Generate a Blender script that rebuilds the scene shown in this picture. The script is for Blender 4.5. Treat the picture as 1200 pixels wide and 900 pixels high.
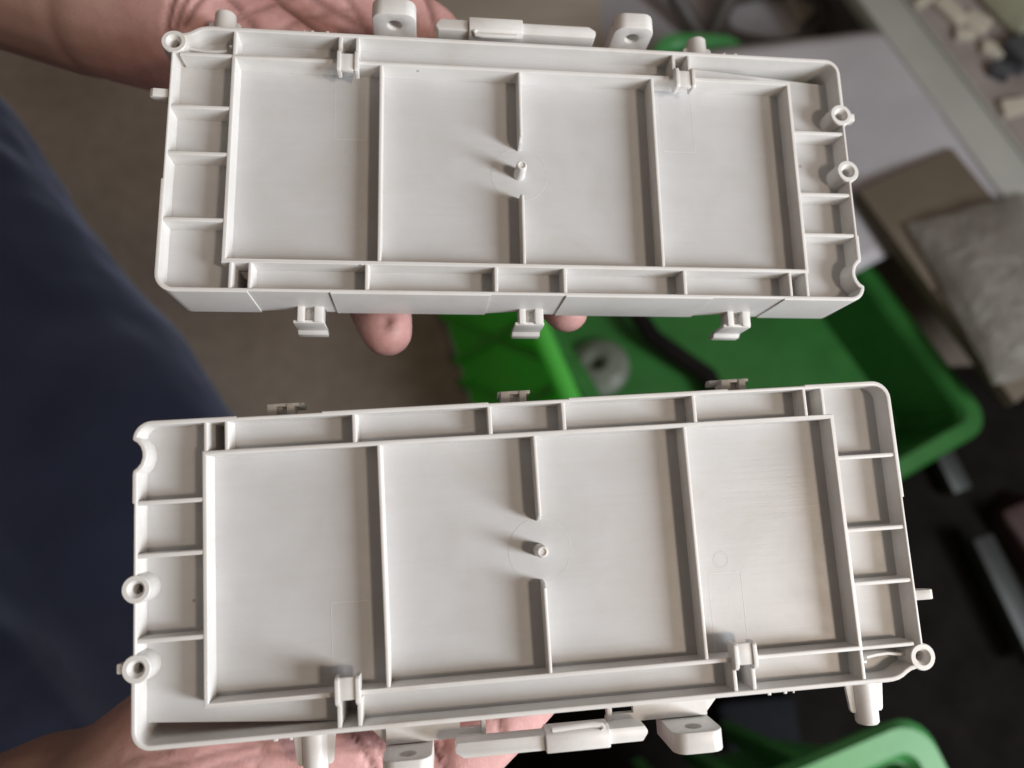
import bpy, bmesh, math, random
from mathutils import Vector, Matrix, noise
random.seed(7)
D = bpy.data
for o in list(D.objects): D.objects.remove(o)
SC = bpy.context.scene
COL = SC.collection
R = math.radians

# ------------------------------------------------------------------ camera
FPX = 879.47                      # focal length in pixels of the 1200 x 900 photograph
PITCH = R(18)
cam_d = D.cameras.new('camera'); cam = D.objects.new('camera', cam_d); COL.objects.link(cam)
cam_d.sensor_width = 36; cam_d.lens = FPX/1200*36
cam_d.clip_start = .01; cam_d.clip_end = 60
cam.location = (0, 0, 1.15); cam.rotation_euler = (PITCH, 0, 0)
cam_d.dof.use_dof = True; cam_d.dof.focus_distance = .205; cam_d.dof.aperture_fstop = 8.0
SC.camera = cam
CAMM = Matrix.Translation((0, 0, 1.15)) @ Matrix.Rotation(PITCH, 4, 'X')

# ------------------------------------------------------------------ light: dim workshop air, a window and a lamp, both to the right
world = D.worlds.new('World'); SC.world = world; world.use_nodes = True
bg = world.node_tree.nodes['Background']; bg.inputs[0].default_value = (1.0, .82, .69, 1); bg.inputs[1].default_value = .155
def area(name, d, dist, power, size, col):
    l = D.lights.new(name, 'AREA'); l.energy = power; l.shape = 'RECTANGLE'; l.size = size[0]; l.size_y = size[1]; l.color = col
    o = D.objects.new(name, l); COL.objects.link(o)
    d = Vector(d).normalized(); o.location = Vector((0, .06, .95)) + d*dist
    o.rotation_euler = d.to_track_quat('Z', 'Y').to_euler()
    return o
area('window_light', (.884, -.335, .345), 1.2, 21.0, (.26, .64), (.90, .95, 1.0))
area('workshop_lamp', (.551, -.30, .78), 1.2, 4.2, (.09, .14), (1.0, .83, .66))
SC.view_settings.view_transform = 'Standard'; SC.view_settings.look = 'None'
SC.view_settings.exposure = 0; SC.view_settings.gamma = 1
SC.render.engine = 'CYCLES'
SC.render.resolution_x = 1024; SC.render.resolution_y = 768

# ------------------------------------------------------------------ placing
def at(px, py, h):                 # the point at height h that shows at a pixel of the photograph
    d = CAMM.to_3x3() @ Vector(((px-600)/FPX, -(py-450)/FPX, -1))
    o = CAMM.translation
    return o + d*((h-o.z)/d.z)
FLIP = Matrix.Diagonal((1, -1, -1, 1))
def pose(Rm, t):
    M = Matrix.Identity(4)
    for i in range(3):
        for j in range(3): M[i][j] = Rm[i][j]
    M = Matrix.Translation(Vector(t)*.001) @ M @ Matrix.Translation((-.1, -.043, 0))
    return CAMM @ FLIP @ M
POSE_LOWER = pose([[0.994558, -0.065083, 0.081357], [-0.052719, -0.987905, -0.145824], [0.089863, 0.140741, -0.98596]], [6.424, 39.496, 192.389])
POSE_UPPER = pose([[-0.992962, 0.02224, 0.116329], [-0.000206, 0.981885, -0.189476], [-0.118436, -0.188167, -0.97497]], [4.117, -59.515, 215.532])
def under(P, px, py, z):           # point z millimetres over the rim plane of a tray, along a pixel's ray
    Pi = P.inverted()
    o = Pi @ CAMM.translation; d = Pi.to_3x3() @ (CAMM.to_3x3() @ Vector(((px-600)/FPX, -(py-450)/FPX, -1)))
    return P @ (o + d*((z*.001-o.z)/d.z))
def camp(x, y, z): return CAMM @ Vector((x*.001, -y*.001, -z*.001))

# ------------------------------------------------------------------ materials
def nodes(name):
    m = D.materials.new(name); m.use_nodes = True
    nt = m.node_tree; b = nt.nodes['Principled BSDF']
    return m, nt, b
def N(nt, t, **k):
    n = nt.nodes.new(t)
    for a, v in k.items():
        if a.startswith('i_'):
            key = a[2:]
            n.inputs[int(key) if key.isdigit() else key.replace('_', ' ')].default_value = v
        else: setattr(n, a, v)
    return n
def ramp(nt, stops):
    r = N(nt, 'ShaderNodeValToRGB'); e = r.color_ramp.elements
    while len(e) < len(stops): e.new(.5)
    for s, (p, c) in zip(e, stops):
        s.position = p; s.color = tuple(c)+(1,) if len(c) == 3 else c
    return r
def noisetex(nt, scale, detail=4, rough=.55, stretch=None, dist=0, coord='Object'):
    tc = N(nt, 'ShaderNodeTexCoord'); n = N(nt, 'ShaderNodeTexNoise'); n.inputs['Scale'].default_value = scale
    n.inputs['Detail'].default_value = detail; n.inputs['Roughness'].default_value = rough; n.inputs['Distortion'].default_value = dist
    if stretch:
        mp = N(nt, 'ShaderNodeMapping'); mp.inputs['Scale'].default_value = stretch
        nt.links.new(tc.outputs[coord], mp.inputs[0]); nt.links.new(mp.outputs[0], n.inputs[0])
    else: nt.links.new(tc.outputs[coord], n.inputs[0])
    return n
def mixc(nt, fac, a, b, mode='MIX'):
    m = N(nt, 'ShaderNodeMix', data_type='RGBA', blend_type=mode)
    for sock, v in ((m.inputs[0], fac), (m.inputs[6], a), (m.inputs[7], b)):
        if hasattr(v, 'links') or hasattr(v, 'is_linked'): nt.links.new(v, sock)
        elif isinstance(v, (int, float)): sock.default_value = v
        else: sock.default_value = tuple(v)+(1,)
    return m.outputs[2]
def bump(nt, b, h, strength, dist, prev=None):
    n = N(nt, 'ShaderNodeBump'); n.inputs['Strength'].default_value = strength; n.inputs['Distance'].default_value = dist
    nt.links.new(h, n.inputs['Height'])
    if prev: nt.links.new(prev, n.inputs['Normal'])
    nt.links.new(n.outputs[0], b.inputs['Normal']); return n.outputs[0]

def plain(name, c1, c2, scale=20, rough=.6, bstr=.15, bdist=.002, bscale=None, spec=.5, metal=0, stretch=None):
    m, nt, b = nodes(name)
    n = noisetex(nt, scale, 5, .6, stretch); r = ramp(nt, [(.3, c1), (.7, c2)]); nt.links.new(n.outputs[0], r.inputs[0])
    nt.links.new(r.outputs[0], b.inputs['Base Color']); b.inputs['Roughness'].default_value = rough
    b.inputs['Specular IOR Level'].default_value = spec; b.inputs['Metallic'].default_value = metal
    n2 = noisetex(nt, bscale or scale*6, 5, .6, stretch); bump(nt, b, n2.outputs[0], bstr, bdist)
    return m

def mat_plastic(name='grey_white_moulded_plastic', k=(1, 1, 1)):
    m, nt, b = nodes(name)
    base = noisetex(nt, 55, 4, .6, dist=.4)
    r = ramp(nt, [(.35, (.672*k[0], .655*k[1], .636*k[2])), (.6, (.716*k[0], .703*k[1], .690*k[2]))]); nt.links.new(base.outputs[0], r.inputs[0])
    streak = noisetex(nt, 60, 3, .6, stretch=(.6, 14, 1))          # drawn polishing marks of the mould, along the length
    rs = ramp(nt, [(.35, (.965, .955, .94)), (.65, (1, 1, 1))]); nt.links.new(streak.outputs[0], rs.inputs[0])
    c = mixc(nt, .55, r.outputs[0], rs.outputs[0], 'MULTIPLY')
    stain = noisetex(nt, 26, 6, .7, dist=.8)                       # grease smears
    st = ramp(nt, [(.56, (0, 0, 0)), (.72, (.42, .42, .42))]); nt.links.new(stain.outputs[0], st.inputs[0])
    c = mixc(nt, st.outputs[0], c, (.52, .47, .40))
    tc = N(nt, 'ShaderNodeTexCoord'); vo = N(nt, 'ShaderNodeTexVoronoi'); vo.inputs['Scale'].default_value = 75
    nt.links.new(tc.outputs['Object'], vo.inputs[0])               # a few dust specks
    sp = ramp(nt, [(.0, (1, 1, 1)), (.028, (1, 1, 1)), (.05, (0, 0, 0))]); nt.links.new(vo.outputs['Distance'], sp.inputs[0])
    sel = N(nt, 'ShaderNodeSeparateColor'); nt.links.new(vo.outputs['Color'], sel.inputs[0])
    gt = N(nt, 'ShaderNodeMath', operation='GREATER_THAN'); gt.inputs[1].default_value = .80; nt.links.new(sel.outputs[0], gt.inputs[0])
    mu = N(nt, 'ShaderNodeMath', operation='MULTIPLY'); nt.links.new(gt.outputs[0], mu.inputs[0]); nt.links.new(sp.outputs[0], mu.inputs[1])
    m2 = N(nt, 'ShaderNodeMath', operation='MULTIPLY'); m2.inputs[1].default_value = .6; nt.links.new(mu.outputs[0], m2.inputs[0])
    c = mixc(nt, m2.outputs[0], c, (.16, .12, .09))
    nt.links.new(c, b.inputs['Base Color'])
    ro = ramp(nt, [(.3, (.28, .28, .28)), (.7, (.46, .46, .46))]); nt.links.new(stain.outputs[0], ro.inputs[0]); nt.links.new(ro.outputs[0], b.inputs['Roughness'])
    b.inputs['Specular IOR Level'].default_value = .45
    b.inputs['Subsurface Weight'].default_value = .12; b.inputs['Subsurface Radius'].default_value = (1, .8, .6); b.inputs['Subsurface Scale'].default_value = .0012
    fine = noisetex(nt, 1800, 2, .5)
    p = bump(nt, b, fine.outputs[0], .10, .0002)
    bump(nt, b, streak.outputs[0], .12, .0003, p)
    return m
def mat_skin():
    m, nt, b = nodes('skin')
    n1 = noisetex(nt, 22, 5, .6); r = ramp(nt, [(.3, (.57, .300, .280)), (.52, (.68, .400, .385)), (.7, (.73, .425, .405))]); nt.links.new(n1.outputs[0], r.inputs[0])
    n2 = noisetex(nt, 220, 4, .65); r2 = ramp(nt, [(.35, (.80, .77, .75)), (.62, (1, 1, 1))]); nt.links.new(n2.outputs[0], r2.inputs[0])
    c = mixc(nt, .7, r.outputs[0], r2.outputs[0], 'MULTIPLY')
    grime = noisetex(nt, 60, 6, .7, dist=1.2); rg = ramp(nt, [(.60, (0, 0, 0)), (.76, (.34, .34, .34))]); nt.links.new(grime.outputs[0], rg.inputs[0])
    c = mixc(nt, rg.outputs[0], c, (.19, .11, .09))                 # oil in the skin of a working hand
    at_ = N(nt, 'ShaderNodeAttribute', attribute_name='crease')
    c = mixc(nt, at_.outputs['Fac'], c, (.15, .062, .05))
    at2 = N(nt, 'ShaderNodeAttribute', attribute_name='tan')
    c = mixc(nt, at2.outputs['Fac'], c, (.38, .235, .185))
    nt.links.new(c, b.inputs['Base Color']); b.inputs['Roughness'].default_value = .48; b.inputs['Specular IOR Level'].default_value = .4
    b.inputs['Subsurface Weight'].default_value = .18; b.inputs['Subsurface Radius'].default_value = (1, .35, .2); b.inputs['Subsurface Scale'].default_value = .004
    tc = N(nt, 'ShaderNodeTexCoord'); v = N(nt, 'ShaderNodeTexVoronoi', feature='DISTANCE_TO_EDGE'); v.inputs['Scale'].default_value = 700
    w = N(nt, 'ShaderNodeVectorMath', operation='ADD'); nn = noisetex(nt, 60, 3); sc = N(nt, 'ShaderNodeVectorMath', operation='SCALE'); sc.inputs['Scale'].default_value = .012
    nt.links.new(nn.outputs['Color'], sc.inputs[0]); nt.links.new(tc.outputs['Object'], w.inputs[0]); nt.links.new(sc.outputs[0], w.inputs[1]); nt.links.new(w.outputs[0], v.inputs[0])
    rr = ramp(nt, [(0, (0, 0, 0)), (.12, (1, 1, 1))]); nt.links.new(v.outputs[0], rr.inputs[0])
    p = bump(nt, b, rr.outputs[0], .12, .00025)
    n3 = noisetex(nt, 90, 6, .7); bump(nt, b, n3.outputs[0], .22, .0010, p)
    return m
def mat_fabric(name, c1, c2):
    m, nt, b = nodes(name)
    n = noisetex(nt, 9, 5, .6); r = ramp(nt, [(.3, c1), (.7, c2)]); nt.links.new(n.outputs[0], r.inputs[0])
    f = noisetex(nt, 900, 2, .6); rf = ramp(nt, [(.3, (.75, .75, .75)), (.7, (1.15, 1.15, 1.15))]); nt.links.new(f.outputs[0], rf.inputs[0])
    c = mixc(nt, 1, r.outputs[0], rf.outputs[0], 'MULTIPLY')
    nt.links.new(c, b.inputs['Base Color']); b.inputs['Roughness'].default_value = .85
    b.inputs['Sheen Weight'].default_value = .3; b.inputs['Sheen Roughness'].default_value = .5; b.inputs['Sheen Tint'].default_value = (.5, .55, .75, 1)
    b.inputs['Specular IOR Level'].default_value = .2
    p = bump(nt, b, f.outputs[0], .4, .0006)
    return m
def mat_crate(name, c1, c2):
    m, nt, b = nodes(name)
    n = noisetex(nt, 14, 5, .65); r = ramp(nt, [(.3, c1), (.7, c2)]); nt.links.new(n.outputs[0], r.inputs[0])
    nt.links.new(r.outputs[0], b.inputs['Base Color']); b.inputs['Roughness'].default_value = .42
    s = noisetex(nt, 240, 3, .6); bump(nt, b, s.outputs[0], .15, .0006)
    return m
def mat_film():
    m, nt, b = nodes('clear_plastic_film')
    b.inputs['Base Color'].default_value = (.31, .285, .25, 1); b.inputs['Roughness'].default_value = .28
    b.inputs['Alpha'].default_value = .55
    n = noisetex(nt, 22, 6, .6, dist=1.5); bump(nt, b, n.outputs[0], .9, .012)
    return m
def mat_floor():
    m, nt, b = nodes('worn_concrete')
    n = noisetex(nt, 2.2, 8, .62); r = ramp(nt, [(.28, (.165, .126, .096)), (.5, (.235, .188, .150)), (.72, (.30, .25, .206))]); nt.links.new(n.outputs[0], r.inputs[0])
    n2 = noisetex(nt, 40, 6, .7); r2 = ramp(nt, [(.3, (.72, .70, .68)), (.65, (1, 1, 1))]); nt.links.new(n2.outputs[0], r2.inputs[0])
    c = mixc(nt, .8, r.outputs[0], r2.outputs[0], 'MULTIPLY')
    nt.links.new(c, b.inputs['Base Color']); b.inputs['Roughness'].default_value = .75
    bump(nt, b, n2.outputs[0], .3, .004); return m
PLA = mat_plastic(); PLF = mat_plastic('darkened_moulded_plastic', (.775, .785, .805)); PLD = mat_plastic('disc_moulded_plastic', (.80, .81, .825)); SKIN = mat_skin()  # PLF: the floor's lower brightness beside the rims is put into its colour
NAVY = mat_fabric('navy_cotton', (.0100, .0120, .0245), (.0165, .0190, .0370))
SHIRT = mat_fabric('dark_navy_shirt', (.014, .017, .032), (.020, .024, .045))
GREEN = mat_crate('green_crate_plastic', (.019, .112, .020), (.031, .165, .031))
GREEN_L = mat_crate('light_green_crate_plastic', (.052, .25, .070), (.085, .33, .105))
FLOOR = mat_floor()
def mat_translucent(name, c):
    m, nt, b = nodes(name); b.inputs['Base Color'].default_value = tuple(c)+(1,); b.inputs['Roughness'].default_value = .4
    t = N(nt, 'ShaderNodeBsdfTranslucent'); t.inputs[0].default_value = tuple(c)+(1,)
    x = N(nt, 'ShaderNodeMixShader'); x.inputs[0].default_value = .55
    nt.links.new(b.outputs[0], x.inputs[1]); nt.links.new(t.outputs[0], x.inputs[2]); nt.links.new(x.outputs[0], nt.nodes['Material Output'].inputs[0]); return m
GREEN_T = mat_translucent('translucent_green_plastic', (.17, .74, .13))
STEEL = plain('painted_grey_steel', (.36, .36, .33), (.43, .43, .395), 7, .45, .1, .001)
DARKST = plain('dark_steel', (.07, .062, .056), (.12, .105, .095), 12, .45, .1, .001)
SHEET = plain('pale_grey_sheet', (.36, .345, .365), (.50, .48, .505), 3.5, .35, .25, .004, 9)
CARD = plain('brown_cardboard', (.115, .090, .064), (.155, .124, .092), 6, .85, .2, .001)
RUBBER_SHADE = plain('black_rubber_and_shade', (.008, .0070, .0062), (.015, .013, .0115), 18, .9, .3, .002, spec=.05)  # hose rubber; also blackens the floor slab that imitates shade
WORKTOP = plain('greasy_worktop', (.22, .185, .17), (.38, .335, .315), 9, .55, .25, .003)
PALE = plain('pale_scrap_plastic', (.50, .46, .38), (.62, .58, .48), 15, .5)
CREAM = plain('pale_yellow_green_enamel', (.52, .53, .38), (.58, .58, .44), 4, .4)
SLATE = plain('slate_blue_plastic', (.007, .0075, .010), (.012, .013, .017), 12, .8, spec=.15)
MILK = plain('milky_green_film', (.14, .16, .125), (.20, .215, .18), 14, .4, .5, .01, 25)
RED = plain('dull_red_board', (.035, .016, .015), (.05, .023, .021), 8, .7)
FILM = mat_film()

# ------------------------------------------------------------------ mesh helpers
def link(name, me, mat, parent=None, smooth=None):
    o = D.objects.new(name, me); COL.objects.link(o)
    if mat and not me.materials: me.materials.append(mat)
    if parent: o.parent = parent
    if smooth is not None:
        for p in me.polygons: p.use_smooth = True
        me.set_sharp_from_angle(angle=R(smooth))
    return o
def tag(o, label, cat, group=None):
    o['label'] = label; o['category'] = cat
    if group: o['group'] = group
    return o
def empty(name, M, label, cat, group=None):
    o = D.objects.new(name, None); COL.objects.link(o); o.matrix_world = M; o.empty_display_size = .02
    return tag(o, label, cat, group)
class MB:
    def __init__(s, k=1.0): s.v = []; s.f = []; s.k = k
    def add(s, vs, fs):
        n = len(s.v); s.v += [tuple(c*s.k for c in v) for v in vs]; s.f += [tuple(i+n for i in f) for f in fs]; return s
    def box(s, x0, x1, y0, y1, z0, z1, b=0):
        bm = bmesh.new(); bmesh.ops.create_cube(bm, size=1)
        for v in bm.verts: v.co = Vector(((x0+x1)/2+v.co.x*(x1-x0), (y0+y1)/2+v.co.y*(y1-y0), (z0+z1)/2+v.co.z*(z1-z0)))
        if b: bmesh.ops.bevel(bm, geom=bm.edges[:], offset=b, segments=2, affect='EDGES', profile=.5)
        return s.bm(bm)
    def bm(s, bm):
        bm.verts.index_update(); vs = [v.co[:] for v in bm.verts]; fs = [[v.index for v in f.verts] for f in bm.faces]; bm.free()
        return s.add(vs, fs)
    def prism(s, poly, a0, a1, axis='z', b=0):
        # extrude a polygon; axis z: poly in xy; axis x: poly in yz; axis y: poly in xz
        def P(p, a): return (p[0], p[1], a) if axis == 'z' else ((a, p[0], p[1]) if axis == 'x' else (p[0], a, p[1]))
        bm = bmesh.new()
        lo = [bm.verts.new(P(p, a0)) for p in poly]; hi = [bm.verts.new(P(p, a1)) for p in poly]
        n = len(poly)
        bm.faces.new(lo); bm.faces.new(hi)
        for i in range(n): bm.faces.new((lo[i], lo[(i+1) % n], hi[(i+1) % n], hi[i]))
        bmesh.ops.recalc_face_normals(bm, faces=bm.faces[:])
        if b: bmesh.ops.bevel(bm, geom=[e for e in bm.edges if e.is_manifold and e.calc_face_angle(0) > .6], offset=b, segments=2, affect='EDGES', profile=.5)
        return s.bm(bm)
    def strip(s, st, t, ztop, closed=False, b=.4):
        """a standing wall along stations (x, y, recess, zbottom); outside is to the right of travel"""
        n = len(st); P = [Vector((p[0], p[1])) for p in st]; vs = []; fs = []
        for i in range(n):
            if closed: a, c = P[i-1], P[(i+1) % n]
            else: a, c = P[max(i-1, 0)], P[min(i+1, n-1)]
            d1 = (P[i]-a); d2 = (c-P[i])
            if d1.length < 1e-6: d1 = d2
            if d2.length < 1e-6: d2 = d1
            d1.normalize(); d2.normalize()
            n1 = Vector((-d1.y, d1.x)); n2 = Vector((-d2.y, d2.x)); m = (n1+n2).normalized(); m = m/max(.5, m.dot(n1))   # inward
            r = st[i][2]; zb = st[i][3]
            prof = [(r, zb), (r, ztop-b), (r+.134*b, ztop-.5*b), (r+.5*b, ztop-.134*b), (r+b, ztop), (t-b, ztop), (t-.5*b, ztop-.134*b), (t-.134*b, ztop-.5*b), (t, ztop-b), (t, zb)]
            for q, z in prof: vs.append((P[i].x+m.x*q, P[i].y+m.y*q, z))
        k = 10
        for i in range(n if closed else n-1):
            j = (i+1) % n
            for q in range(k): fs.append((i*k+q, i*k+(q+1) % k, j*k+(q+1) % k, j*k+q))
        if not closed: fs += [tuple(range(k))[::-1], tuple((n-1)*k+q for q in range(k))]
        return s.add(vs, fs)
    def wall(s, x0, y0, x1, y1, t, z0, z1, b=.36):
        d = Vector((x1-x0, y1-y0)).normalized(); nx, ny = -d.y*t/2, d.x*t/2
        return s.strip([(x0-nx, y0-ny, 0, z0), (x1-nx, y1-ny, 0, z0)], t, z1, False, b)
    def lathe(s, prof, c, axis=(0, 0, 1), n=32):
        q = Vector((0, 0, 1)).rotation_difference(Vector(axis)); c = Vector(c); vs = []; fs = []; k = len(prof)
        for i in range(n):
            a = 2*math.pi*i/n
            for r, z in prof: vs.append(tuple(c + q @ Vector((r*math.cos(a), r*math.sin(a), z))))
        for i in range(n):
            j = (i+1) % n
            for p in range(k-1): fs.append((i*k+p, j*k+p, j*k+p+1, i*k+p+1))
        if prof[0][0] > 1e-6 and prof[0][0] != prof[-1][0]: fs.append(tuple(i*k for i in range(n))[::-1])
        if prof[-1][0] > 1e-6: fs.append(tuple(i*k+k-1 for i in range(n)))
        return s.add(vs, fs)
    def tube(s, pts, r, n=10):
        pts = [Vector(p) for p in pts]; vs = []; fs = []; up = Vector((.13, .21, .97))
        for i, p in enumerate(pts):
            d = (pts[min(i+1, len(pts)-1)]-pts[max(i-1, 0)]).normalized(); a = d.cross(up).normalized(); c = d.cross(a)
            rr = r[i] if isinstance(r, (list, tuple)) else r
            for q in range(n): t = 2*math.pi*q/n; vs.append(tuple(p+a*rr*math.cos(t)+c*rr*math.sin(t)))
        for i in range(len(pts)-1):
            for q in range(n): fs.append((i*n+q, i*n+(q+1) % n, (i+1)*n+(q+1) % n, (i+1)*n+q))
        fs += [tuple(range(n))[::-1], tuple((len(pts)-1)*n+q for q in range(n))]
        return s.add(vs, fs)
    def mesh(s, name):
        me = D.meshes.new(name); me.from_pydata(s.v, [], s.f); me.update()
        bm = bmesh.new(); bm.from_mesh(me); bmesh.ops.recalc_face_normals(bm, faces=bm.faces[:]); bm.to_mesh(me); bm.free(); return me
    def build(s, name, mat, parent=None, smooth=25): return link(name, s.mesh(name), mat, parent, smooth)

# ------------------------------------------------------------------ floor
g = MB(); g.add([(-6, -6, 0), (6, -6, 0), (6, 8, 0), (-6, 8, 0)], [(0, 1, 2, 3)])
fl = g.build('floor', FLOOR, smooth=None); fl['kind'] = 'structure'

# ------------------------------------------------------------------ the moulded tray (millimetres, rim plane z = 0)
def arc(cx, cy, r, a0, a1, n=7): return [(cx+r*math.cos(R(a0+(a1-a0)*i/n)), cy+r*math.sin(R(a0+(a1-a0)*i/n))) for i in range(n+1)]
W_, H_ = 200.0, 78.76
ZB, ZF = -18.8, -6.4
def make_tray(name, label, P):
    root = empty(name, P, label, 'plastic tray', 'moulded trays held up side by side')
    def part(nm, mb, parent=root, smooth=25, mat=PLA): return mb.build(nm, mat, parent, smooth)
    # outer wall in three runs between the screw bosses
    p1 = [(0, 16.2)] + arc(4.6, 4.6, 4.6, 180, 270) + [(60, 0), (120, 0), (188.3, 0), (190.2, .08), (191.8, .4), (193.2, 1.0), (194.4, 1.8), (195.6, 2.4), (197.2, 2.75)]
    s1 = [(x, y, .0, ZB) for x, y in p1]
    s2 = [(200, 8.0, .45, ZB), (200, 46.9, .45, ZB), (200, 47.0, 0, ZB)] + [(x, y, 0, ZB) for x, y in arc(195, H_-5, 5, 0, 90)]
    for a, c in ((176, 154.3), (111, 89.6), (46.8, 25.2)):
        m_ = {176: 161.9, 111: 98.1, 46.8: 34.0}[a]
        s2 += [(a, H_, 0, ZB), (a-.06, H_, .3, -18.3), (m_+4.5, H_, .3, -16.4), (m_-4.4, H_, .3, -16.4), (m_-4.5, H_, .3, -18.6), (c+.06, H_, .3, -18.7), (c, H_, 0, ZB)]
    s2 += [(x, y, 0, ZB) for x, y in arc(4.6, H_-4.6, 4.6, 90, 178)]
    s2 += [(x, y, 0, ZB) for x, y in [(.25, 73.9), (1.1, 73.35), (1.9, 72.3), (2.35, 70.9), (2.35, 69.6), (1.9, 68.2), (1.1, 67.2), (.2, 66.5), (0, 65.4)]]
    s2 += [(0, 58.4, 0, ZB), (0, 58.3, .4, ZB), (0, 40.3, .4, ZB)]
    s3 = [(0, 34.9, .4, ZB), (0, 21.6, .4, ZB)]
    mb = MB(.001)
    mb.strip(s1, 1.3, 0); mb.strip(s2, 1.3, 0); mb.strip(s3, 1.3, 0)
    part('outer_wall', mb)
    # floor plate with its small through pockets
    outl = [(.7, 5)] + arc(5, 5, 4.3, 180, 270, 5) + [(188, .7), (193.6, 2.0), (199.2, 6)] + arc(194.7, H_-5.3, 4.6, 0, 90, 5) + arc(5, H_-5, 4.3, 90, 175, 5) + [(1.6, 73.2), (2.9, 71), (2.9, 69.4), (1.6, 67.0), (.7, 65)]
    TX = (51.25, 150.75)
    holes = [(18.3, 22.3, 70.3, 77.6), (176.1, 180.1, 70.3, 77.6)] + [(tx-2.0, tx+2.0, 1.2, 7.6) for tx in TX]
    bm = bmesh.new(); es = []
    for lp in [outl] + [[(a, c), (b_, c), (b_, d), (a, d)] for a, b_, c, d in holes]:
        vs = [bm.verts.new((x, y, ZF)) for x, y in lp]
        es += [bm.edges.new((vs[i], vs[(i+1) % len(vs)])) for i in range(len(vs))]
    bmesh.ops.triangle_fill(bm, edges=es, use_beauty=True)
    top = bm.faces[:]
    r = bmesh.ops.extrude_face_region(bm, geom=top)
    for v in [e for e in r['geom'] if isinstance(e, bmesh.types.BMVert)]: v.co.z -= 1.6
    bmesh.ops.recalc_face_normals(bm, faces=bm.faces[:])
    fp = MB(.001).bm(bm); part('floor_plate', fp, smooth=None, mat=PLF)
    for a, b_, c, d in holes: part('pocket_bottom', MB(.001).box(a-.5, b_+.5, c-.5, d+.5, -16.6, -15.8), smooth=None)
    # inner frame
    FLx, FRx, FB, FT = 17.45, 182.55, 9.05, 69.75
    t = 1.25; h = t/2
    part('inner_frame', MB(.001).strip([(FLx-h, FT+h, 0, ZF-.5), (FLx-h, FB-h, 0, ZF-.5), (FRx+h, FB-h, 0, ZF-.5), (FRx+h, FT+h, 0, ZF-.5)], t, -.12, True, .42))
    # ribs
    def rib(x0, y0, x1, y1, t=1.2, z1=-.28, z0=ZF-.4): return part('rib', MB(.001).wall(x0, y0, x1, y1, t, z0, z1))
    for y in (58.3, 45.4, 25.2): rib(.9, y, FLx-.3, y)
    for y in (58.4, 39.1, 25.2): rib(FRx+.3, y, 199.2, y)
    rib(FRx+.3, 8.95, 197.2, 8.95, 1.1)
    rib(FRx, FB-.3, FRx, .9, 1.1)
    for x in (54.8, 89.75, 109.25, 144.7): rib(x, FT+.3, x, H_-.9, 1.15)
    for x in (22.85, 17.75, 175.6, 180.65): rib(x, FT+.3, x, H_-.9, 1.05, -.28, -16.2)
    rib(60.85, FB+.3, 60.85, FT-.3, 1.05); rib(141.45, FB+.3, 141.45, FT-.3, 1.05)
    for y0, y1 in ((FB+.3, 31.3), (47.6, FT-.3)):
        e = MB(.001)
        yy = (y1, y1) if y0 < 20 else (y0, y0)
        sg = 1 if y0 < 20 else -1
        e.wall(101.15, y0 if sg > 0 else y0+.9, 101.15, y1 if sg < 0 else y1-.9, .95, ZF-.4, -.28)
        c = y1-.95 if sg > 0 else y0+.95
        e.prism([(c, -.6), (c+sg*1.1, -2.2), (c+sg*1.5, ZF-.3), (c, ZF-.3)], 100.72, 101.58, 'x', .1)
        part('rib', e)
    # pin with its shallow ring
    part('pin', MB(.001).lathe([(1.75, ZF-.1), (1.62, -1.4), (1.5, -.2), (1.3, .15), (.95, .2), (.8, -.15), (.0, -.15)], (101.2, 39.45, 0), n=28))
    part('mould_disc', MB(.001).lathe([(8.14, ZF-.2), (8.14, ZF+.02), (0, ZF+.02)], (101.2, 39.45, 0), n=64), mat=PLD)
    part('mould_ring', MB(.001).lathe([(8.15, ZF-.05), (8.19, ZF+.05), (8.31, ZF+.05), (8.35, ZF-.05)], (101.2, 39.45, 0), n=64))
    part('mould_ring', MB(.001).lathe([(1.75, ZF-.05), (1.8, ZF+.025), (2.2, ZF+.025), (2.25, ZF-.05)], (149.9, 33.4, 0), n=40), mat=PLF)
    for x0, x1, y1 in ((46.6, 56.4, 30.0), (146.0, 155.0, 30.0)):
        e = MB(.001)
        for a in (x0, x1): e.box(a-.07, a+.07, FB+.5, y1-.08, ZF-.1, ZF+.04)
        e.box(x0+.08, x1-.08, y1-.07, y1+.07, ZF-.1, ZF+.035)
        part('insert_outline', e)
    # screw bosses
    for cx, cy in ((1.05, 37.6), (1.22, 18.9), (199.05, 5.5)):
        r = 3.45
        part('screw_boss', MB(.001).lathe([(r+.25, ZB+1), (r, -.25), (r-.22, .04), (2.15, .04), (1.95, -.2), (1.3, -1.3), (1.22, -15), (0, -15)], (cx, cy, 0), n=40))
    # small lever strip in the corner pocket
    part('spring_strip', MB(.001).strip([(196.4, 5.5, 0, ZF-.3), (193.6, 5.8, 0, ZF-.3), (191.0, 6.2, 0, ZF-.3), (188.0, 6.1, 0, ZF-.3), (185.2, 5.7, 0, ZF-.3)][::-1], .75, -2.4, False, .12))
    part('catch_nub', MB(.001).box(182.9, 184.3, 4.9, 5.7, ZF-.2, -1.2, .15))
    # towers: two flanges and a bridge overhanging the inner frame
    for tx in TX:
        tw = MB(.001)
        for s in (-1, 1):
            x = tx+s*2.45
            tw.box(x-.5, x+.5, .9, 7.2, -16, -.2, .16)
            tw.prism([(6.6, -.7), (6.6, 1.2), (7.3, 2.35), (8.0, 2.6), (12.9, 2.6), (13.5, 2.1), (13.5, -1.6), (12.9, -2.2), (8.6, -2.2)], x-.56, x+.56, 'x', .16)
        tw.box(tx-2.1, tx+2.1, 8.0, 13.3, .9, 2.1, .15)
        part('latch_tower', tw)
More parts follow.
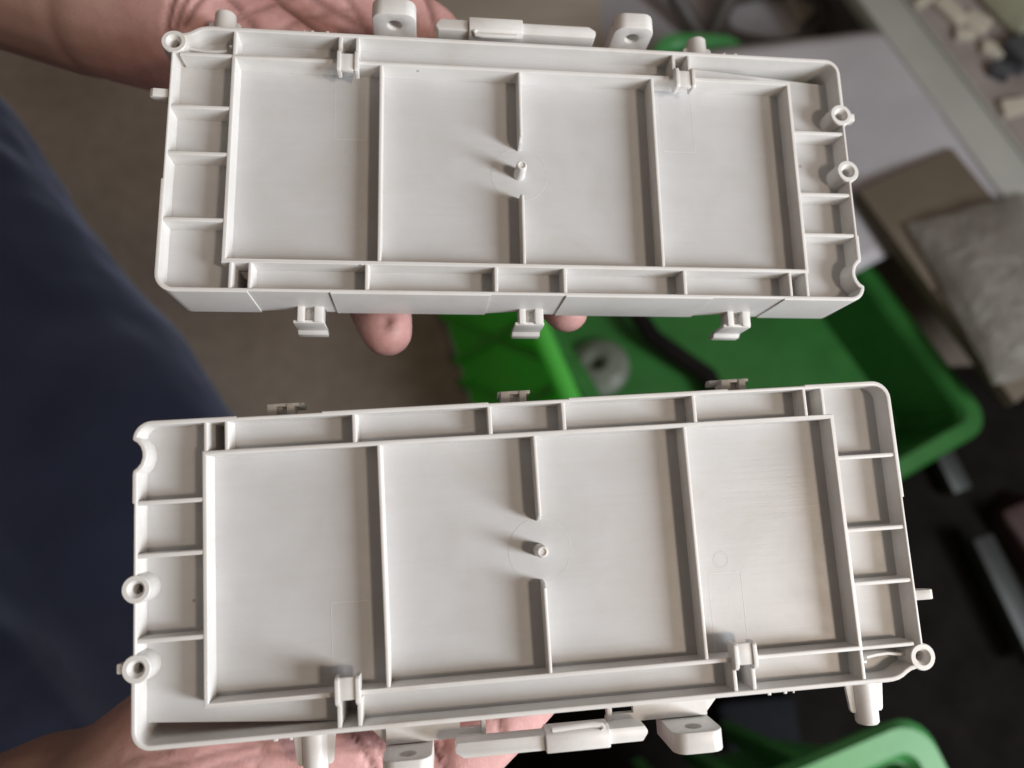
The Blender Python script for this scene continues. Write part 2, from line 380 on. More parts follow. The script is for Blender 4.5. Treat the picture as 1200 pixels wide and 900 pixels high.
    # snap clips hanging below the clip side
    for cx in (34.0, 98.1, 161.9):
        c = MB(.001)
        c.box(cx-4.05, cx-1.6, 77.6, 83.0, -19.0, -13.3, .2); c.box(cx+1.2, cx+3.1, 77.6, 83.0, -19.0, -13.3, .2)
        c.box(cx-3.4, cx+2.9, 77.7, 82.7, -17.8, -16.4, .1)
        c.box(cx-4.3, cx+4.3, 82.3, 83.2, -24.6, -14.0, .15)
        c.prism([(82.5, -21.9), (83.1, -21.9), (84.3, -23.0), (84.4, -25.4), (83.6, -26.6), (82.5, -26.6)], cx-4.25, cx+4.25, 'x', .2)
        part('snap_clip', c)
    # stand-off plate, lugs and latch on the other long side
    def shelf(x0, x1, h0, h1):
        bm = bmesh.new(); es = []
        for lp in ([(x0, -7.6), (x1, -7.6), (x1, .7), (x0, .7)], [(h0, -5.4), (h1, -5.4), (h1, -3.3), (h0, -3.3)]):
            vs = [bm.verts.new((x, y, -13.4)) for x, y in lp]; es += [bm.edges.new((vs[i], vs[(i+1) % 4])) for i in range(4)]
        bmesh.ops.triangle_fill(bm, edges=es, use_beauty=True)
        r = bmesh.ops.extrude_face_region(bm, geom=bm.faces[:])
        for v in [e for e in r['geom'] if isinstance(e, bmesh.types.BMVert)]: v.co.z -= 2.2
        bmesh.ops.recalc_face_normals(bm, faces=bm.faces[:])
        part('side_shelf', MB(.001).bm(bm), smooth=None)
    shelf(58.6, 84.3, 77.8, 83.2); shelf(117.1, 144.3, 118.4, 124.2)
    part('gusset', MB(.001).prism([(144.3, -8.4), (152.5, .4), (144.3, .4)], -17.2, -15.9, 'z', .15))
    part('gusset', MB(.001).prism([(58.5, -8.4), (50.5, .4), (58.5, .4)], -17.2, -15.9, 'z', .15))
    for x0, x1 in ((58.3, 70.6), (131.5, 144.6)):
        prof = [(x0, -18.9), (x1, -18.9), (x1, -4.6)] + [(x1-3.4+3.4*math.cos(R(a)), -4.6+3.4*math.sin(R(a))) for a in (20, 45, 70, 90)] + [(x0+3.4-3.4*math.sin(R(a)), -4.6+3.4*math.cos(R(a))) for a in (0, 20, 45, 70, 90)]
        cx, cz = (x0+x1)/2, -6.5
        hole = [(cx+2.15*math.cos(R(a)), cz+2.15*math.sin(R(a))) for a in range(0, 360, 15)]
        bm = bmesh.new(); es = []
        for lp in (prof, hole):
            vs = [bm.verts.new((x, -8.0, z)) for x, z in lp]; es += [bm.edges.new((vs[i], vs[(i+1) % len(vs)])) for i in range(len(vs))]
        bmesh.ops.triangle_fill(bm, edges=es, use_beauty=True)
        r = bmesh.ops.extrude_face_region(bm, geom=bm.faces[:])
        for v in [e for e in r['geom'] if isinstance(e, bmesh.types.BMVert)]: v.co.y -= 5.2
        bmesh.ops.recalc_face_normals(bm, faces=bm.faces[:])
        sharp = [e for e in bm.edges if len(e.link_faces) == 2 and abs(e.calc_face_angle(0)-math.pi/2) < .3 and abs(e.verts[0].co.y-e.verts[1].co.y) < .01]
        bmesh.ops.bevel(bm, geom=sharp, offset=.3, segments=2, affect='EDGES', profile=.5)
        part('mounting_lug', MB(.001).bm(bm))
    # latch: end brackets, a slim bar and the thicker sliding grip
    for x0, x1 in ((77.0, 84.4), (117.0, 124.6)):
        br = MB(.001).box(x0+.2, x1-.2, -9.5, -6.7, -18.7, -6.0, .3)
        br.box(x1-1.0 if x0 < 100 else x0-.1, x1+.1 if x0 < 100 else x0+1.0, -7.1, -.2, -15.2, -12.2, .2)
        part('latch_bracket', br)
    bar = [(76.3, -7.4), (76.9, -6.2), (124.9, -6.2), (125.6, -7.4), (125.6, -8.2), (124.2, -10.0), (78.4, -10.0), (76.3, -8.6)]
    lb = part('latch_bar', MB(.001).prism(bar, -10.6, -4.6, 'z', .35))
    gp = MB(.001)
    gp.prism([(-5.0, -9.6), (-5.0, -5.2), (-6.0, -3.7), (-7.4, -3.3), (-10.3, -3.6), (-10.6, -4.2), (-10.6, -9.6)], 99.2, 115.6, 'x', .3)
    part('sliding_grip', gp, lb)
    part('grip_ridge', MB(.001).tube([(101, -5.1, -4.6), (106, -4.75, -4.3), (111.5, -4.6, -4.2), (113.6, -5.0, -4.25), (114.0, -5.9, -3.8)], .75, 12), lb)
    # alignment posts pointing away from that side, with two gussets each
    for cx in (40.4, 189.2):
        po = part('alignment_post', MB(.001).lathe([(3.35, 0), (3.1, 14.0), (2.7, 14.5), (2.0, 14.6), (1.8, 13.4), (0, 13.4)], (cx, .6, -14.0), (0, -1, 0), 36))
        for s in (-1, 1): part('gusset', MB(.001).prism([(cx+s*2.6, .4), (cx+s*5.8, .4), (cx+s*4.6, -10.3), (cx+s*4.1, -10.9), (cx+s*2.6, -10.9)], -14.6, -13.4, 'z', .15), po)
    # peg on one end, small knob on the other
    part('side_peg', MB(.001).prism([(199.1, -5.6), (199.1, -.9), (203.8, -.6), (204.8, -1.1), (204.8, -2.2), (203.6, -3.2)], 19.7, 22.3, 'y', .3))
    kn = MB(.001); kn.box(-3.6, -1.6, 17.9, 20.4, -3.4, -.6, .35); kn.box(-2.4, -.2, 18.4, 19.8, -2.9, -1.0, .2); part('side_knob', kn)
    # bits of moulding flash along the rim
    for x, w in ((33.0, 1.0), (36.8, .7), (156.5, .9), (160.8, .8), (163.2, .4)): part('moulding_flash', MB(.001).box(x, x+w, -.55, .2, -1.0, -.4, .12))
    return root
tray_low = make_tray('moulded_tray', 'grey-white ribbed plastic tray held lower, nearest the camera, latch on its bottom edge', POSE_LOWER)
def copy_tree(o, parent=None):
    c = o.copy(); COL.objects.link(c); c.parent = parent
    for ch in list(o.children): copy_tree(ch, c)
    return c
tray_up = copy_tree(tray_low); tray_up.matrix_world = POSE_UPPER
tray_up['label'] = 'grey-white ribbed plastic tray held higher, snap clips along its bottom edge over two fingertips'

# ------------------------------------------------------------------ the person who holds them
def capsules(name, chains, voxel, smooth_n=6, creases=(), fold=None):
    m = MB()
    for ch in chains:
        for (p, r), (q, s) in zip(ch, ch[1:]):
            p = Vector(p); q = Vector(q); d = (q-p); L = d.length; n = 20
            if L < 1e-6: continue
            prof = [(max(1e-5, r*math.cos(a)), r*math.sin(a)) for a in [R(x) for x in (-90, -65, -45, -25, -10)]] + [(r+(s-r)*k/4, L*k/4) for k in range(5)] + [(max(1e-5, s*math.cos(a)), L+s*math.sin(a)) for a in [R(x) for x in (10, 25, 45, 65, 90)]]
            m.lathe(prof, p, d, n)
    me = m.mesh('tmp'); o = D.objects.new('tmp', me); COL.objects.link(o)
    md = o.modifiers.new('r', 'REMESH'); md.mode = 'VOXEL'; md.voxel_size = voxel; md.use_smooth_shade = True
    dg = bpy.context.evaluated_depsgraph_get(); dg.update()
    out = D.meshes.new_from_object(o.evaluated_get(dg)); out.name = name
    D.objects.remove(o); D.meshes.remove(me)
    bm = bmesh.new(); bm.from_mesh(out)
    for _ in range(smooth_n): bmesh.ops.smooth_vert(bm, verts=bm.verts[:], factor=.5, use_axis_x=True, use_axis_y=True, use_axis_z=True)
    bm.normal_update()
    if fold: fold(bm)
    bm.to_mesh(out); bm.free()
    for p in out.polygons: p.use_smooth = True
    return out
U = lambda x, y, z: under(POSE_UPPER, x, y, z)
L_ = lambda x, y, z: under(POSE_LOWER, x, y, z)
mm = lambda r: r*.001
def ch(f, pts): return [(f(x, y, z), mm(r)) for x, y, z, r in pts]
sh_l, sh_r = camp(-560, -170, 330), camp(-560, 330, 330)
chest = camp(-640, 80, 360)
up = [
  [(chest, .085), (sh_l, .062), (camp(-420, -300, 400), .050), (U(-330, -190, -78), .043), (U(-60, -86, -62), .037), (U(110, -16, -52), .031)],
  ch(U, [(60, -32, -58, 30), (150, 4, -50, 27.5), (240, 34, -44, 25)]),
  ch(U, [(140, -5, -48, 25), (300, -5, -43, 21), (420, 10, -40, 17), (500, 48, -39, 13.0)]),
  ch(U, [(140, 5, -48, 26), (320, 70, -42, 20), (470, 130, -39, 14)]),
  ch(U, [(215, 30, -47, 24), (320, 115, -42, 20), (420, 190, -39, 14)]),
  ch(U, [(235, 45, -47, 21), (310, 140, -43, 18), (365, 235, -40, 12)]),
  ch(U, [(150, -30, -46, 23), (280, -60, -38, 23), (400, -80, -36, 18), (500, -90, -36, 12), (575, -80, -38, 10)]),     # ball of the thumb and thumb
  ch(U, [(500, 48, -39, 13.0), (590, 190, -40, 10), (640, 250, -38, 8.8), (668, 285, -34, 8)]),
  ch(U, [(470, 130, -39, 13), (572, 262, -42, 10.2), (635, 327, -37, 9), (664, 364, -27.5, 7.4)]),
  ch(U, [(420, 190, -39, 13), (424, 290, -42, 10.2), (437, 345, -36, 9.6), (449, 372, -30, 9.2), (453.5, 388, -27.5, 8.2)]),
  ch(U, [(360, 235, -40, 11), (345, 290, -42, 9), (362, 318, -38, 8), (372, 330, -35, 7.5)]),
]
lo = [
  [(chest, .085), (sh_r, .062), (camp(-460, 400, 400), .050), (L_(-430, 1250, -120), .044), (L_(-120, 1085, -80), .037), (L_(70, 985, -58), .031)],
  ch(L_, [(30, 1000, -62, 29), (140, 955, -54, 28), (240, 920, -46, 25)]),
  ch(L_, [(150, 965, -48, 25), (330, 950, -42, 21), (430, 935, -40, 17), (500, 915, -38.5, 13)]),
  ch(L_, [(150, 950, -48, 26), (320, 890, -42, 20), (450, 855, -39, 14)]),
  ch(L_, [(150, 935, -50, 24), (300, 840, -42, 20), (400, 790, -39, 14)]),
  ch(L_, [(150, 925, -50, 22), (260, 820, -43, 18), (330, 740, -40, 12)]),
  ch(L_, [(160, 985, -46, 23), (290, 985, -37, 22), (400, 985, -34, 17), (480, 1000, -34, 12), (545, 990, -38, 10)]),
  ch(L_, [(500, 915, -38.5, 13.0), (592, 838, -39, 10.4), (660, 770, -38, 9), (700, 730, -35, 8)]),
  ch(L_, [(450, 855, -39, 13), (560, 750, -41, 10.2), (620, 690, -38, 9), (650, 660, -34, 8)]),
  ch(L_, [(400, 790, -39, 13), (480, 680, -41, 10), (520, 620, -38, 9), (540, 590, -34, 8)]),
  ch(L_, [(330, 740, -40, 11), (380, 650, -41, 9), (400, 610, -38, 8)]),
]
# palm lines: polylines in the photograph, pressed into the skin where that hand passes
CR_U = [([(208, -12), (199, 10), (196, 34), (205, 60)], 1.5), ([(226, -12), (212, 8), (206, 34)], 1.3), ([(247, -14), (228, 6), (216, 30)], 1.3),
        ([(262, -10), (282, 12), (300, 34), (330, 70)], 1.1), ([(312, -10), (345, 14), (380, 42), (420, 80)], 1.4), ([(352, -12), (390, 14), (430, 36)], 1.0), ([(270, 20), (320, 4), (372, -12)], .7),
        ([(400, -10), (420, 22), (436, 50)], .8), ([(330, 34), (360, 20), (410, 12)], .6), ([(498, -10), (505, 12), (512, 34)], 1.2), ([(470, -8), (486, 30)], .7), ([(225, 40), (255, 22), (290, 22)], .6)]
CR_L = [([(360, 905), (372, 880), (380, 862), (392, 845)], .9), ([(400, 838), (415, 862), (430, 885), (440, 905)], 1.3), ([(412, 836), (440, 868), (452, 890), (462, 905)], 1.1), ([(392, 876), (420, 878), (446, 873)], 1.0),
        ([(170, 905), (230, 890), (300, 872), (350, 866)], .8), ([(240, 905), (290, 888), (345, 880)], .7), ([(150, 890), (200, 880)], .6), ([(495, 840), (505, 868), (520, 900)], 1.4), ([(583, 838), (590, 860)], 1.2),
        ([(520, 870), (530, 905)], .8), ([(300, 900), (312, 870)], .6)]
def crease_fn(bm):
    la = bm.verts.layers.float.new('crease'); lt = bm.verts.layers.float.new('tan')
    inv = CAMM.inverted()
    segs = []
    for cr in (CR_U, CR_L):
        for pts, w in cr:
            for a, c in zip(pts, pts[1:]): segs.append((Vector(a), Vector(c), w))
    camo = CAMM.translation
    for v in bm.verts:
        p = inv @ v.co
        if p.z > -.05: continue
        s = Vector((600+FPX*p.x/-p.z, 450-FPX*p.y/-p.z))
        lowhand = s.y > 450
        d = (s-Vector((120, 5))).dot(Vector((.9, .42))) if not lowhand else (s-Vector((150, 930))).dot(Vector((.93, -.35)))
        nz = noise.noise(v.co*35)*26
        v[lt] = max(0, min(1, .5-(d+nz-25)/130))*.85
        if 430 < s.x < 485 and 360 < s.y < 402: v[la] = max(0, .8*math.exp(-((s.x-457)/9)**2-((s.y-379)/14)**2)*(1+.8*noise.noise(v.co*420)))
        if not (-60 < s.x < 720 and (-60 < s.y < 110 or 820 < s.y < 930)): continue
        if v.normal.dot((camo-v.co).normalized()) < .1: continue
        best = 0; ww = 0
        wob = Vector((noise.noise(v.co*160), noise.noise(v.co*160+Vector((5, 3, 1)))))*2.2
        for a, c, w in segs:
            ab = c-a; t = max(0, min(1, (s+wob-a).dot(ab)/ab.length_squared)); q = (s+wob-a-ab*t).length
            k = math.exp(-(q/3.6)**2)*w
            if k > best: best = k
        if best > .03:
            v.co -= v.normal*best*.00085; v[la] = min(.75, best*.52)
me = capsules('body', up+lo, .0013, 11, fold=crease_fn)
person = empty('person', Matrix.Translation((-.75, .0, 0)), 'person in navy clothes at the left edge, holding a tray on each open palm', 'person')
inv = person.matrix_world.inverted()
def person_part(nm, me, mat):
    me.transform(inv); o = link(nm, me, mat, person); return o
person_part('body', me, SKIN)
def wrinkle(bm):
    for v in bm.verts:
        n = noise.noise(v.co*9)*.010 + noise.noise(v.co*Vector((22, 22, 22)).x)*.004
        v.co += v.normal*n
th = [
  [(camp(-640, -190, 760), .150), (camp(-395, 90, 700), .136), (camp(-240, 270, 680), .118), (camp(-125, 370, 690), .095)],
  [(camp(-150, 340, 690), .090), (camp(-90, 420, 850), .075), (camp(-110, 380, 1060), .060)],
  [(camp(-620, 160, 740), .160), (camp(-440, 330, 680), .150), (camp(-300, 520, 650), .125), (camp(-230, 640, 680), .10)],
  [(camp(-250, 620, 680), .095), (camp(-200, 660, 850), .075), (camp(-210, 600, 1060), .060)],
  [(camp(-690, -80, 760), .16), (camp(-690, 200, 760), .16)],
]
person_part('trousers', capsules('trousers', th, .006, 8, fold=wrinkle), NAVY)
to = [[(camp(-700, 60, 330), .12), (camp(-700, 60, 560), .17), (camp(-650, 60, 740), .17)], [(camp(-640, -120, 340), .11), (camp(-640, 280, 340), .11)],
      [(camp(-600, -150, 340), .09), (camp(-520, -215, 360), .075)], [(camp(-600, 310, 340), .09), (camp(-530, 355, 360), .075)]]
person_part('shirt', capsules('shirt', to, .007, 8, fold=wrinkle), SHIRT)

# ------------------------------------------------------------------ crates behind
def rrect(w, l, r, n=5):
    out = []
    for cx, cy, a in ((w/2-r, l/2-r, 0), (-w/2+r, l/2-r, 90), (-w/2+r, -l/2+r, 180), (w/2-r, -l/2+r, 270)): out += arc(cx, cy, r, a, a+90, n)
    return out
def loops(mb, rings, cap0=False, cap1=False):
    n = len(rings[0][0]); vs = []; fs = []
    for poly, z in rings: vs += [(x, y, z) for x, y in poly]
    for i in range(len(rings)-1):
        for q in range(n): fs.append((i*n+q, i*n+(q+1) % n, (i+1)*n+(q+1) % n, (i+1)*n+q))
    if cap0: fs.append(tuple(range(n))[::-1])
    if cap1: fs.append(tuple((len(rings)-1)*n+q for q in range(n)))
    return mb.add(vs, fs)
def crate(name, label, M, w, l, h, mat, rimw=.03, ribs=True, r=.035):
    root = empty(name, M, label, 'crate')
    a = MB(); tp = .02
    loops(a, [(rrect(w-2*tp-2*rimw, l-2*tp-2*rimw, r), -h), (rrect(w-2*rimw, l-2*rimw, r), -.01), (rrect(w-2*rimw-.008, l-2*rimw-.008, r), -.01), (rrect(w-2*tp-2*rimw-.008, l-2*tp-2*rimw-.008, r), -h+.006)], True, True)
    a.build('crate_wall', mat, root)
    b = MB()
    loops(b, [(rrect(w-.010, l-.010, r+rimw*.6), -.035), (rrect(w, l, r+rimw*.6), -.008), (rrect(w-.008, l-.008, r+rimw*.6), 0), (rrect(w-2*rimw+.004, l-2*rimw+.004, r), 0), (rrect(w-2*rimw-.006, l-2*rimw-.006, r), -.008), (rrect(w-2*rimw-.006, l-2*rimw-.006, r), -.03)])
    b.build('crate_rim', mat, root)
    if ribs:
        for s in (-1, 1):
            k = 6; q_ = .010
            for i in range(k):
                y = -l/2+.09+(l-.18)*i/(k-1)
                MB().box(s*(w/2-rimw+.004)-q_, s*(w/2-rimw+.004)+q_, y-.006, y+.006, -h+.012, -.036, .002).build('rib', mat, root)
            for i in range(4):
                x = -w/2+.09+(w-.18)*i/3
                MB().box(x-.006, x+.006, s*(l/2-rimw+.004)-q_, s*(l/2-rimw+.004)+q_, -h+.012, -.036, .002).build('rib', mat, root)
    return root
def crate_at(corner, other, h_rim, w, l, flip=1):
    """rim corner seen at pixel `corner`; the short side runs from it toward pixel `other`; body extends to the far side"""
    c = at(*corner, h_rim); d = at(*other, h_rim)-c; d.z = 0; d.normalize(); e = Vector((d.y, -d.x, 0))*flip
    ctr = c + d*w/2 + e*l/2
    return Matrix.Translation(ctr) @ Matrix(((d.x, e.x, 0, 0), (d.y, e.y, 0, 0), (0, 0, 1, 0), (0, 0, 0, 1)))
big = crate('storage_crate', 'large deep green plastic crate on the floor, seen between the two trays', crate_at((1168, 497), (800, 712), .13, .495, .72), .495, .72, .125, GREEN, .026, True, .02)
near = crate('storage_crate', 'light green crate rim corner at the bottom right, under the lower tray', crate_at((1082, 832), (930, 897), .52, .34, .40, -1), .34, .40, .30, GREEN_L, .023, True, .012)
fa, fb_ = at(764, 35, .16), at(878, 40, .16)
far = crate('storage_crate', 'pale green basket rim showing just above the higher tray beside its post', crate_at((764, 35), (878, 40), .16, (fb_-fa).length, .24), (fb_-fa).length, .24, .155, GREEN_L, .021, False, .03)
lid = empty('crate_lid', Matrix.Translation(at(560, 420, 0)), 'bright green ribbed lid leaning against the left side of the large crate', 'crate lid')
lo0 = lid.matrix_world.translation
e0, e1, f0, f1 = at(598, 300, .30)-lo0, at(706, 545, .30)-lo0, at(500, 300, .012)-lo0, at(575, 545, .012)-lo0
nrm = (e1-e0).cross(f0-e0).normalized()
if nrm.z < 0: nrm = -nrm
def quadslab(a, b_, c, d, t): return MB().add([tuple(p) for p in (a, b_, c, d)]+[tuple(p-nrm*t) for p in (a, b_, c, d)], [(0, 1, 2, 3), (7, 6, 5, 4), (0, 4, 5, 1), (1, 5, 6, 2), (2, 6, 7, 3), (3, 7, 4, 0)])
quadslab(e0, e1, f1, f0, .006).build('lid_panel', GREEN_T, lid, None)
MB().tube([e0.lerp(e1, k/6)+nrm*.004 for k in range(7)], .0125, 14).build('lid_edge', GREEN_T, lid)
for k, (a, b_) in enumerate(((.30, .52), (.52, .30), (.62, .84), (.84, .62))):
    p, q = e0.lerp(e1, a), f0.lerp(f1, b_); w = (e1-e0).normalized()*.006
    quadslab(p-w+nrm*.010, p+w+nrm*.010, q+w+nrm*.010, q-w+nrm*.010, .0105).build('lid_rib', GREEN_T, lid, None)

# milky cap with a hole, lying in the nested bin
c0 = at(700, 430, .03)
cap = tag(MB().lathe([(.010, .004), (.012, .016), (.022, .020), (.040, .014), (.050, .002), (.050, -.010), (.044, -.012), (.038, .002), (.016, .006), (.010, -.010)], c0, (-.25, .2, .95), 40).build('milky_cap', MILK), 'milky pale green plastic cap with a dark hole, inside the large green crate', 'plastic cap')
hose = MB().tube([at(735, 350, .07), at(765, 395, .06), at(800, 420, .05), at(830, 440, .045), at(850, 480, .04), at(840, 540, .04)], .014, 12)
tag(hose.build('rubber_hose', RUBBER_SHADE), 'black rubber hose looping through the large green crate', 'hose')

# black slab added for the deep shade on the floor, bottom right
def slab(name, pts, h, t, mat, bev=.002):
    P = [at(x, y, h) for x, y in pts]; m = MB(); m.prism([(p.x, p.y) for p in P], h-t, h, 'z', bev); return m.build(name, mat, None, 30)
tag(slab('floor_shade_slab', [(470, 985), (500, 560), (900, 530), (1120, 430), (1420, 420), (1420, 1010)], .010, .008, RUBBER_SHADE), 'black slab standing in for deep shade on the floor at the bottom right', 'shade slab')

# workbench with a steel edge rail, upper right
BH = .20
A0, A1, A2 = at(1008, 0, BH), at(1200, 262, BH), at(1060, 0, BH)
u = (A1-A0); u.z = 0; u.normalize(); vv = Vector((-u.y, u.x, 0))
if (A2-A0).dot(vv) < 0: vv = -vv
rw = abs((A2-A0).dot(vv))
bench = empty('workbench', Matrix.Translation(Vector((A0.x, A0.y, 0))) @ Matrix(((u.x, vv.x, 0, 0), (u.y, vv.y, 0, 0), (0, 0, 1, 0), (0, 0, 0, 1))), 'low workbench with a grey steel edge rail, upper right corner', 'workbench')
Ln = (A1-A0).length
MB().box(-.7, Ln+.10, 0, rw, BH-.03, BH, .003).build('edge_rail', STEEL, bench)
MB().box(-.7, Ln+.10, rw-.0035, rw+.0005, BH-.002, BH+.006, .001).build('rail_lip', STEEL, bench)
MB().box(-.69, Ln+.09, rw+.001, .75, BH-.035, BH-.010, .002).build('worktop', WORKTOP, bench)
for x in (-.62, Ln+.02):
    for y in (.04, .68): MB().box(x, x+.05, y, y+.05, 0, BH-.0355, .003).build('leg', DARKST, bench)
def lump(name, px, py, h, size, mat, label, cat, rot=0, sq=1.0, seed=0, group=None):
    """irregular moulded scrap: a bevelled, dented block"""
    rnd = random.Random(seed); bm = bmesh.new(); bmesh.ops.create_cube(bm, size=1)
    bmesh.ops.bevel(bm, geom=bm.edges[:], offset=.16, segments=3, affect='EDGES', profile=.6)
    c = at(px, py, h)
    for v in bm.verts:
        n = noise.noise_vector(v.co*1.6+Vector((seed*3.1, 0, 0)))*.14
        v.co = Vector(((v.co.x+n.x)*size[0], (v.co.y+n.y)*size[1], (v.co.z+.5+n.z*.3)*size[2]))
    m = MB().bm(bm); o = m.build(name, mat, None, 50); o.location = c; o.rotation_euler = (0, 0, rot)
    return tag(o, label, cat, group)
T_ = BH-.010
lump('machine_cover', 1186, 8, T_, (.085, .10, .08), CREAM, 'pale yellow-green enamelled cover on the bench, top right corner', 'machine cover', .6, seed=1)
SLATE2 = plain('slate_grey_plug', (.05, .053, .06), (.085, .09, .10), 12, .5)
lump('cable_plug', 1190, 70, T_, (.045, .055, .03), SLATE2, 'slate grey plug on the bench below the pale yellow-green cover', 'plug', .5, seed=2)
lump('cable_plug', 1168, 88, T_, (.022, .03, .02), SLATE2, 'smaller slate grey plug beside the larger one on the bench', 'plug', 1.1, seed=3)
for k, (x, y, sx, sy, lab) in enumerate([(1112, 16, .028, .055, 'long pale plastic offcut on the bench nearest the top edge'), (1142, 30, .030, .040, 'squarish pale plastic offcut on the bench beside the enamelled cover'),
      (1160, 62, .022, .036, 'small pale plastic offcut on the bench left of the plugs'), (1128, 44, .018, .030, 'smallest pale plastic offcut on the bench nearest the steel rail'),
      (1188, 128, .026, .05, 'pale plastic offcut on the bench below the plugs'), (1080, 6, .014, .04, 'thin pale offcut touching the rail lip at the top edge')]):
    lump('plastic_offcut', x, y, T_, (sx, sy, .012), PALE, lab, 'offcut', .6+k*.3, seed=10+k, group='pale offcuts on the bench')

# carton under a pale sheet, second carton in front, clear bag over it
def carton(name, pts, h, label, flaps=True):
    P = [at(x, y, h) for x, y in pts]; c = sum(P, Vector())/len(P)
    r = empty(name, Matrix.Translation((c.x, c.y, 0)), label, 'carton')
    q = [(p.x-c.x, p.y-c.y) for p in P]
    MB().prism(q, h-.026, h-.006, 'z', .004).build('carton_body', CARD, r)
    m01 = ((q[0][0]+q[3][0])/2, (q[0][1]+q[3][1])/2); m12 = ((q[1][0]+q[2][0])/2, (q[1][1]+q[2][1])/2)
    MB().prism([q[0], q[1], (m12[0]*.997, m12[1]*.997), (m01[0]*.997, m01[1]*.997)], h-.0055, h-.0015, 'z', .001).build('flap', CARD, r)
    MB().prism([(m01[0]*1.003+.002, m01[1]*1.003-.002), (m12[0]*1.003+.002, m12[1]*1.003-.002), q[2], q[3]], h-.0055, h-.001, 'z', .001).build('flap', CARD, r)
    return r
sh = [(790, 66), (1037, 38), (1172, 232), (985, 330)]
P = [at(x, y, h_) for (x, y), h_ in zip(sh, (.165, .188, .192, .150))]; g = []; nn = 18; m = MB()
for i in range(nn+1):
    for j in range(nn+1):
        a, b_ = i/nn, j/nn; p = P[0].lerp(P[1], a).lerp(P[3].lerp(P[2], a), b_)
        e = min(a, 1-a, b_, 1-b_); z = .0035 + noise.noise(p*7)*.004 + noise.noise(p*22)*.0012 + max(0, .12-e)*-.03*(1 if b_ > .5 else .3)
        g.append((p.x, p.y, p.z+z+.004))
fs = [(i*(nn+1)+j, (i+1)*(nn+1)+j, (i+1)*(nn+1)+j+1, i*(nn+1)+j+1) for i in range(nn) for j in range(nn)]
m.add(g, fs); so = m.build('plastic_sheet', SHEET, None, 60); md = so.modifiers.new('t', 'SOLIDIFY'); md.thickness = .002
tag(so, 'pale violet-grey sheet leaning on the bench rail right of the higher tray', 'sheet')
carton('cardboard_carton', [(1006, 222), (1116, 172), (1300, 395), (1190, 472)], .205, 'flat brown cardboard carton in front of the pale sheet, beside the big green crate')
P = [at(x, y, .212) for x, y in [(1062, 262), (1205, 226), (1290, 420), (1165, 452)]]; m = MB(); g = []; nn = 30
for s_ in (1, -1):
    for i in range(nn+1):
        for j in range(nn+1):
            a, b_ = i/nn, j/nn; p = P[0].lerp(P[1], a).lerp(P[3].lerp(P[2], a), b_)
            w = (math.sin(math.pi*a)*math.sin(math.pi*b_))**.45
            z = w*(.05 if s_ > 0 else 0) + (noise.noise(p*16+Vector((0, 0, 3)))*.012+noise.noise(p*40)*.005)*(w if s_ > 0 else 0)
            g.append((p.x+noise.noise(p*20)*.006, p.y+noise.noise(p*20+Vector((9, 1, 0)))*.006, p.z+z+(.001 if s_ > 0 else 0)))
n1 = (nn+1)**2
fs = [(o_+i*(nn+1)+j, o_+(i+1)*(nn+1)+j, o_+(i+1)*(nn+1)+j+1, o_+i*(nn+1)+j+1) for o_ in (0, n1) for i in range(nn) for j in range(nn)]
m.add(g, fs); tag(m.build('plastic_bag', FILM, None, 60), 'crumpled clear plastic bag lying on the carton at the right edge', 'plastic bag')

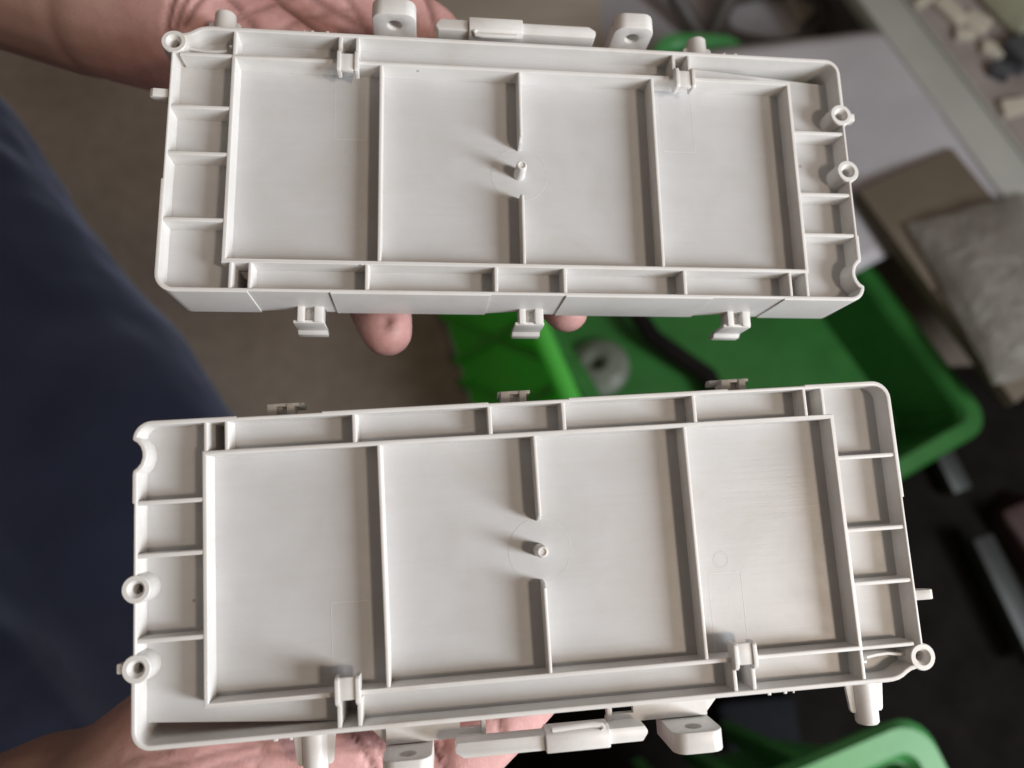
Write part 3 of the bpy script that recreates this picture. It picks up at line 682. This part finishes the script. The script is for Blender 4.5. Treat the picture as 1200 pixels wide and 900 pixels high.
# things on the floor along the top edge
cp = [at(905+62*math.cos(t*.4), 22+34*math.sin(t*.4), .03)+Vector((0, 0, .008*math.sin(t))) for t in range(0, 34)]
tag(MB().tube(cp, .013, 10).build('cable_coil', DARKST), 'coil of thick dark cable on the floor behind the higher tray', 'cable coil')
st = empty('folding_stand', Matrix.Translation(at(824, 40, 0)), 'dark folding stand with splayed legs above the pale green basket', 'stand')
o0 = at(824, 40, 0)
for a, b_ in (((776, -30), (822, 46)), ((868, -30), (832, 46))):
    pa, pb = at(*a, .10)-o0, at(*b_, .012)-o0
    MB().tube([pa, pa.lerp(pb, .5), pb], .016, 12).build('leg', DARKST, st)
MB().tube([at(800, -30, .10)-o0, at(845, -32, .10)-o0], .009, 10).build('cross_bar', DARKST, st)
tag(slab('lit_floor_sheet', [(690, -120), (1060, -140), (1020, 40), (900, 70), (705, 60)], .004, .003, SHEET, .001), 'pale sheet standing in for brighter floor under the dark cable coil', 'sheet')  # pale sheet put in for the lighter patch of floor
LITFLOOR = plain('lit_floor_tone', (.34, .285, .235), (.44, .38, .32), 5, .7, .15, .001, stretch=(1, 8, 1))
tag(slab('lit_floor_board', [(470, -260), (694, -250), (706, 64), (520, 70)], .006, .005, LITFLOOR, .001), 'pale board standing in for brighter-lit floor behind the latch of the higher tray', 'board')  # pale board put in where the floor gets more light
lump('wood_offcut', 930, 12, .004, (.03, .09, .03), PALE, 'pale wood offcut inside the coil of dark cable', 'offcut', .4, seed=31)

# bits on the shade slab, bottom right
lump('dark_sack', 880, 846, .02, (.10, .07, .05), SLATE, 'slate grey bundle on the black shade slab below the lower tray', 'bundle', .2, seed=41)
def bar(name, a, b_, h, w, t, mat, label, cat):
    pa, pb = at(*a, h), at(*b_, h); d = pb-pa; L = d.length; o = MB().box(0, L, -w/2, w/2, -t, 0, .003).build(name, mat)
    o.location = pa; o.rotation_euler = (0, 0, math.atan2(d.y, d.x)); return tag(o, label, cat)
GREYBAR = plain('grey_paint', (.020, .024, .0235), (.030, .034, .033), 9, .5)
bar('steel_bar', (1152, 628), (1225, 778), .07, .032, .03, GREYBAR, 'grey painted flat bar lying on the shade slab at the right edge', 'steel bar')
bar('steel_bar', (1098, 512), (1130, 575), .05, .030, .03, GREYBAR, 'short grey bar end showing under the large green crate', 'steel bar')
lump('red_board', 1205, 640, .012, (.07, .14, .05), RED, 'dull red block beside the grey bar at the right edge', 'block', .5, seed=51)

SC.frame_set(1)
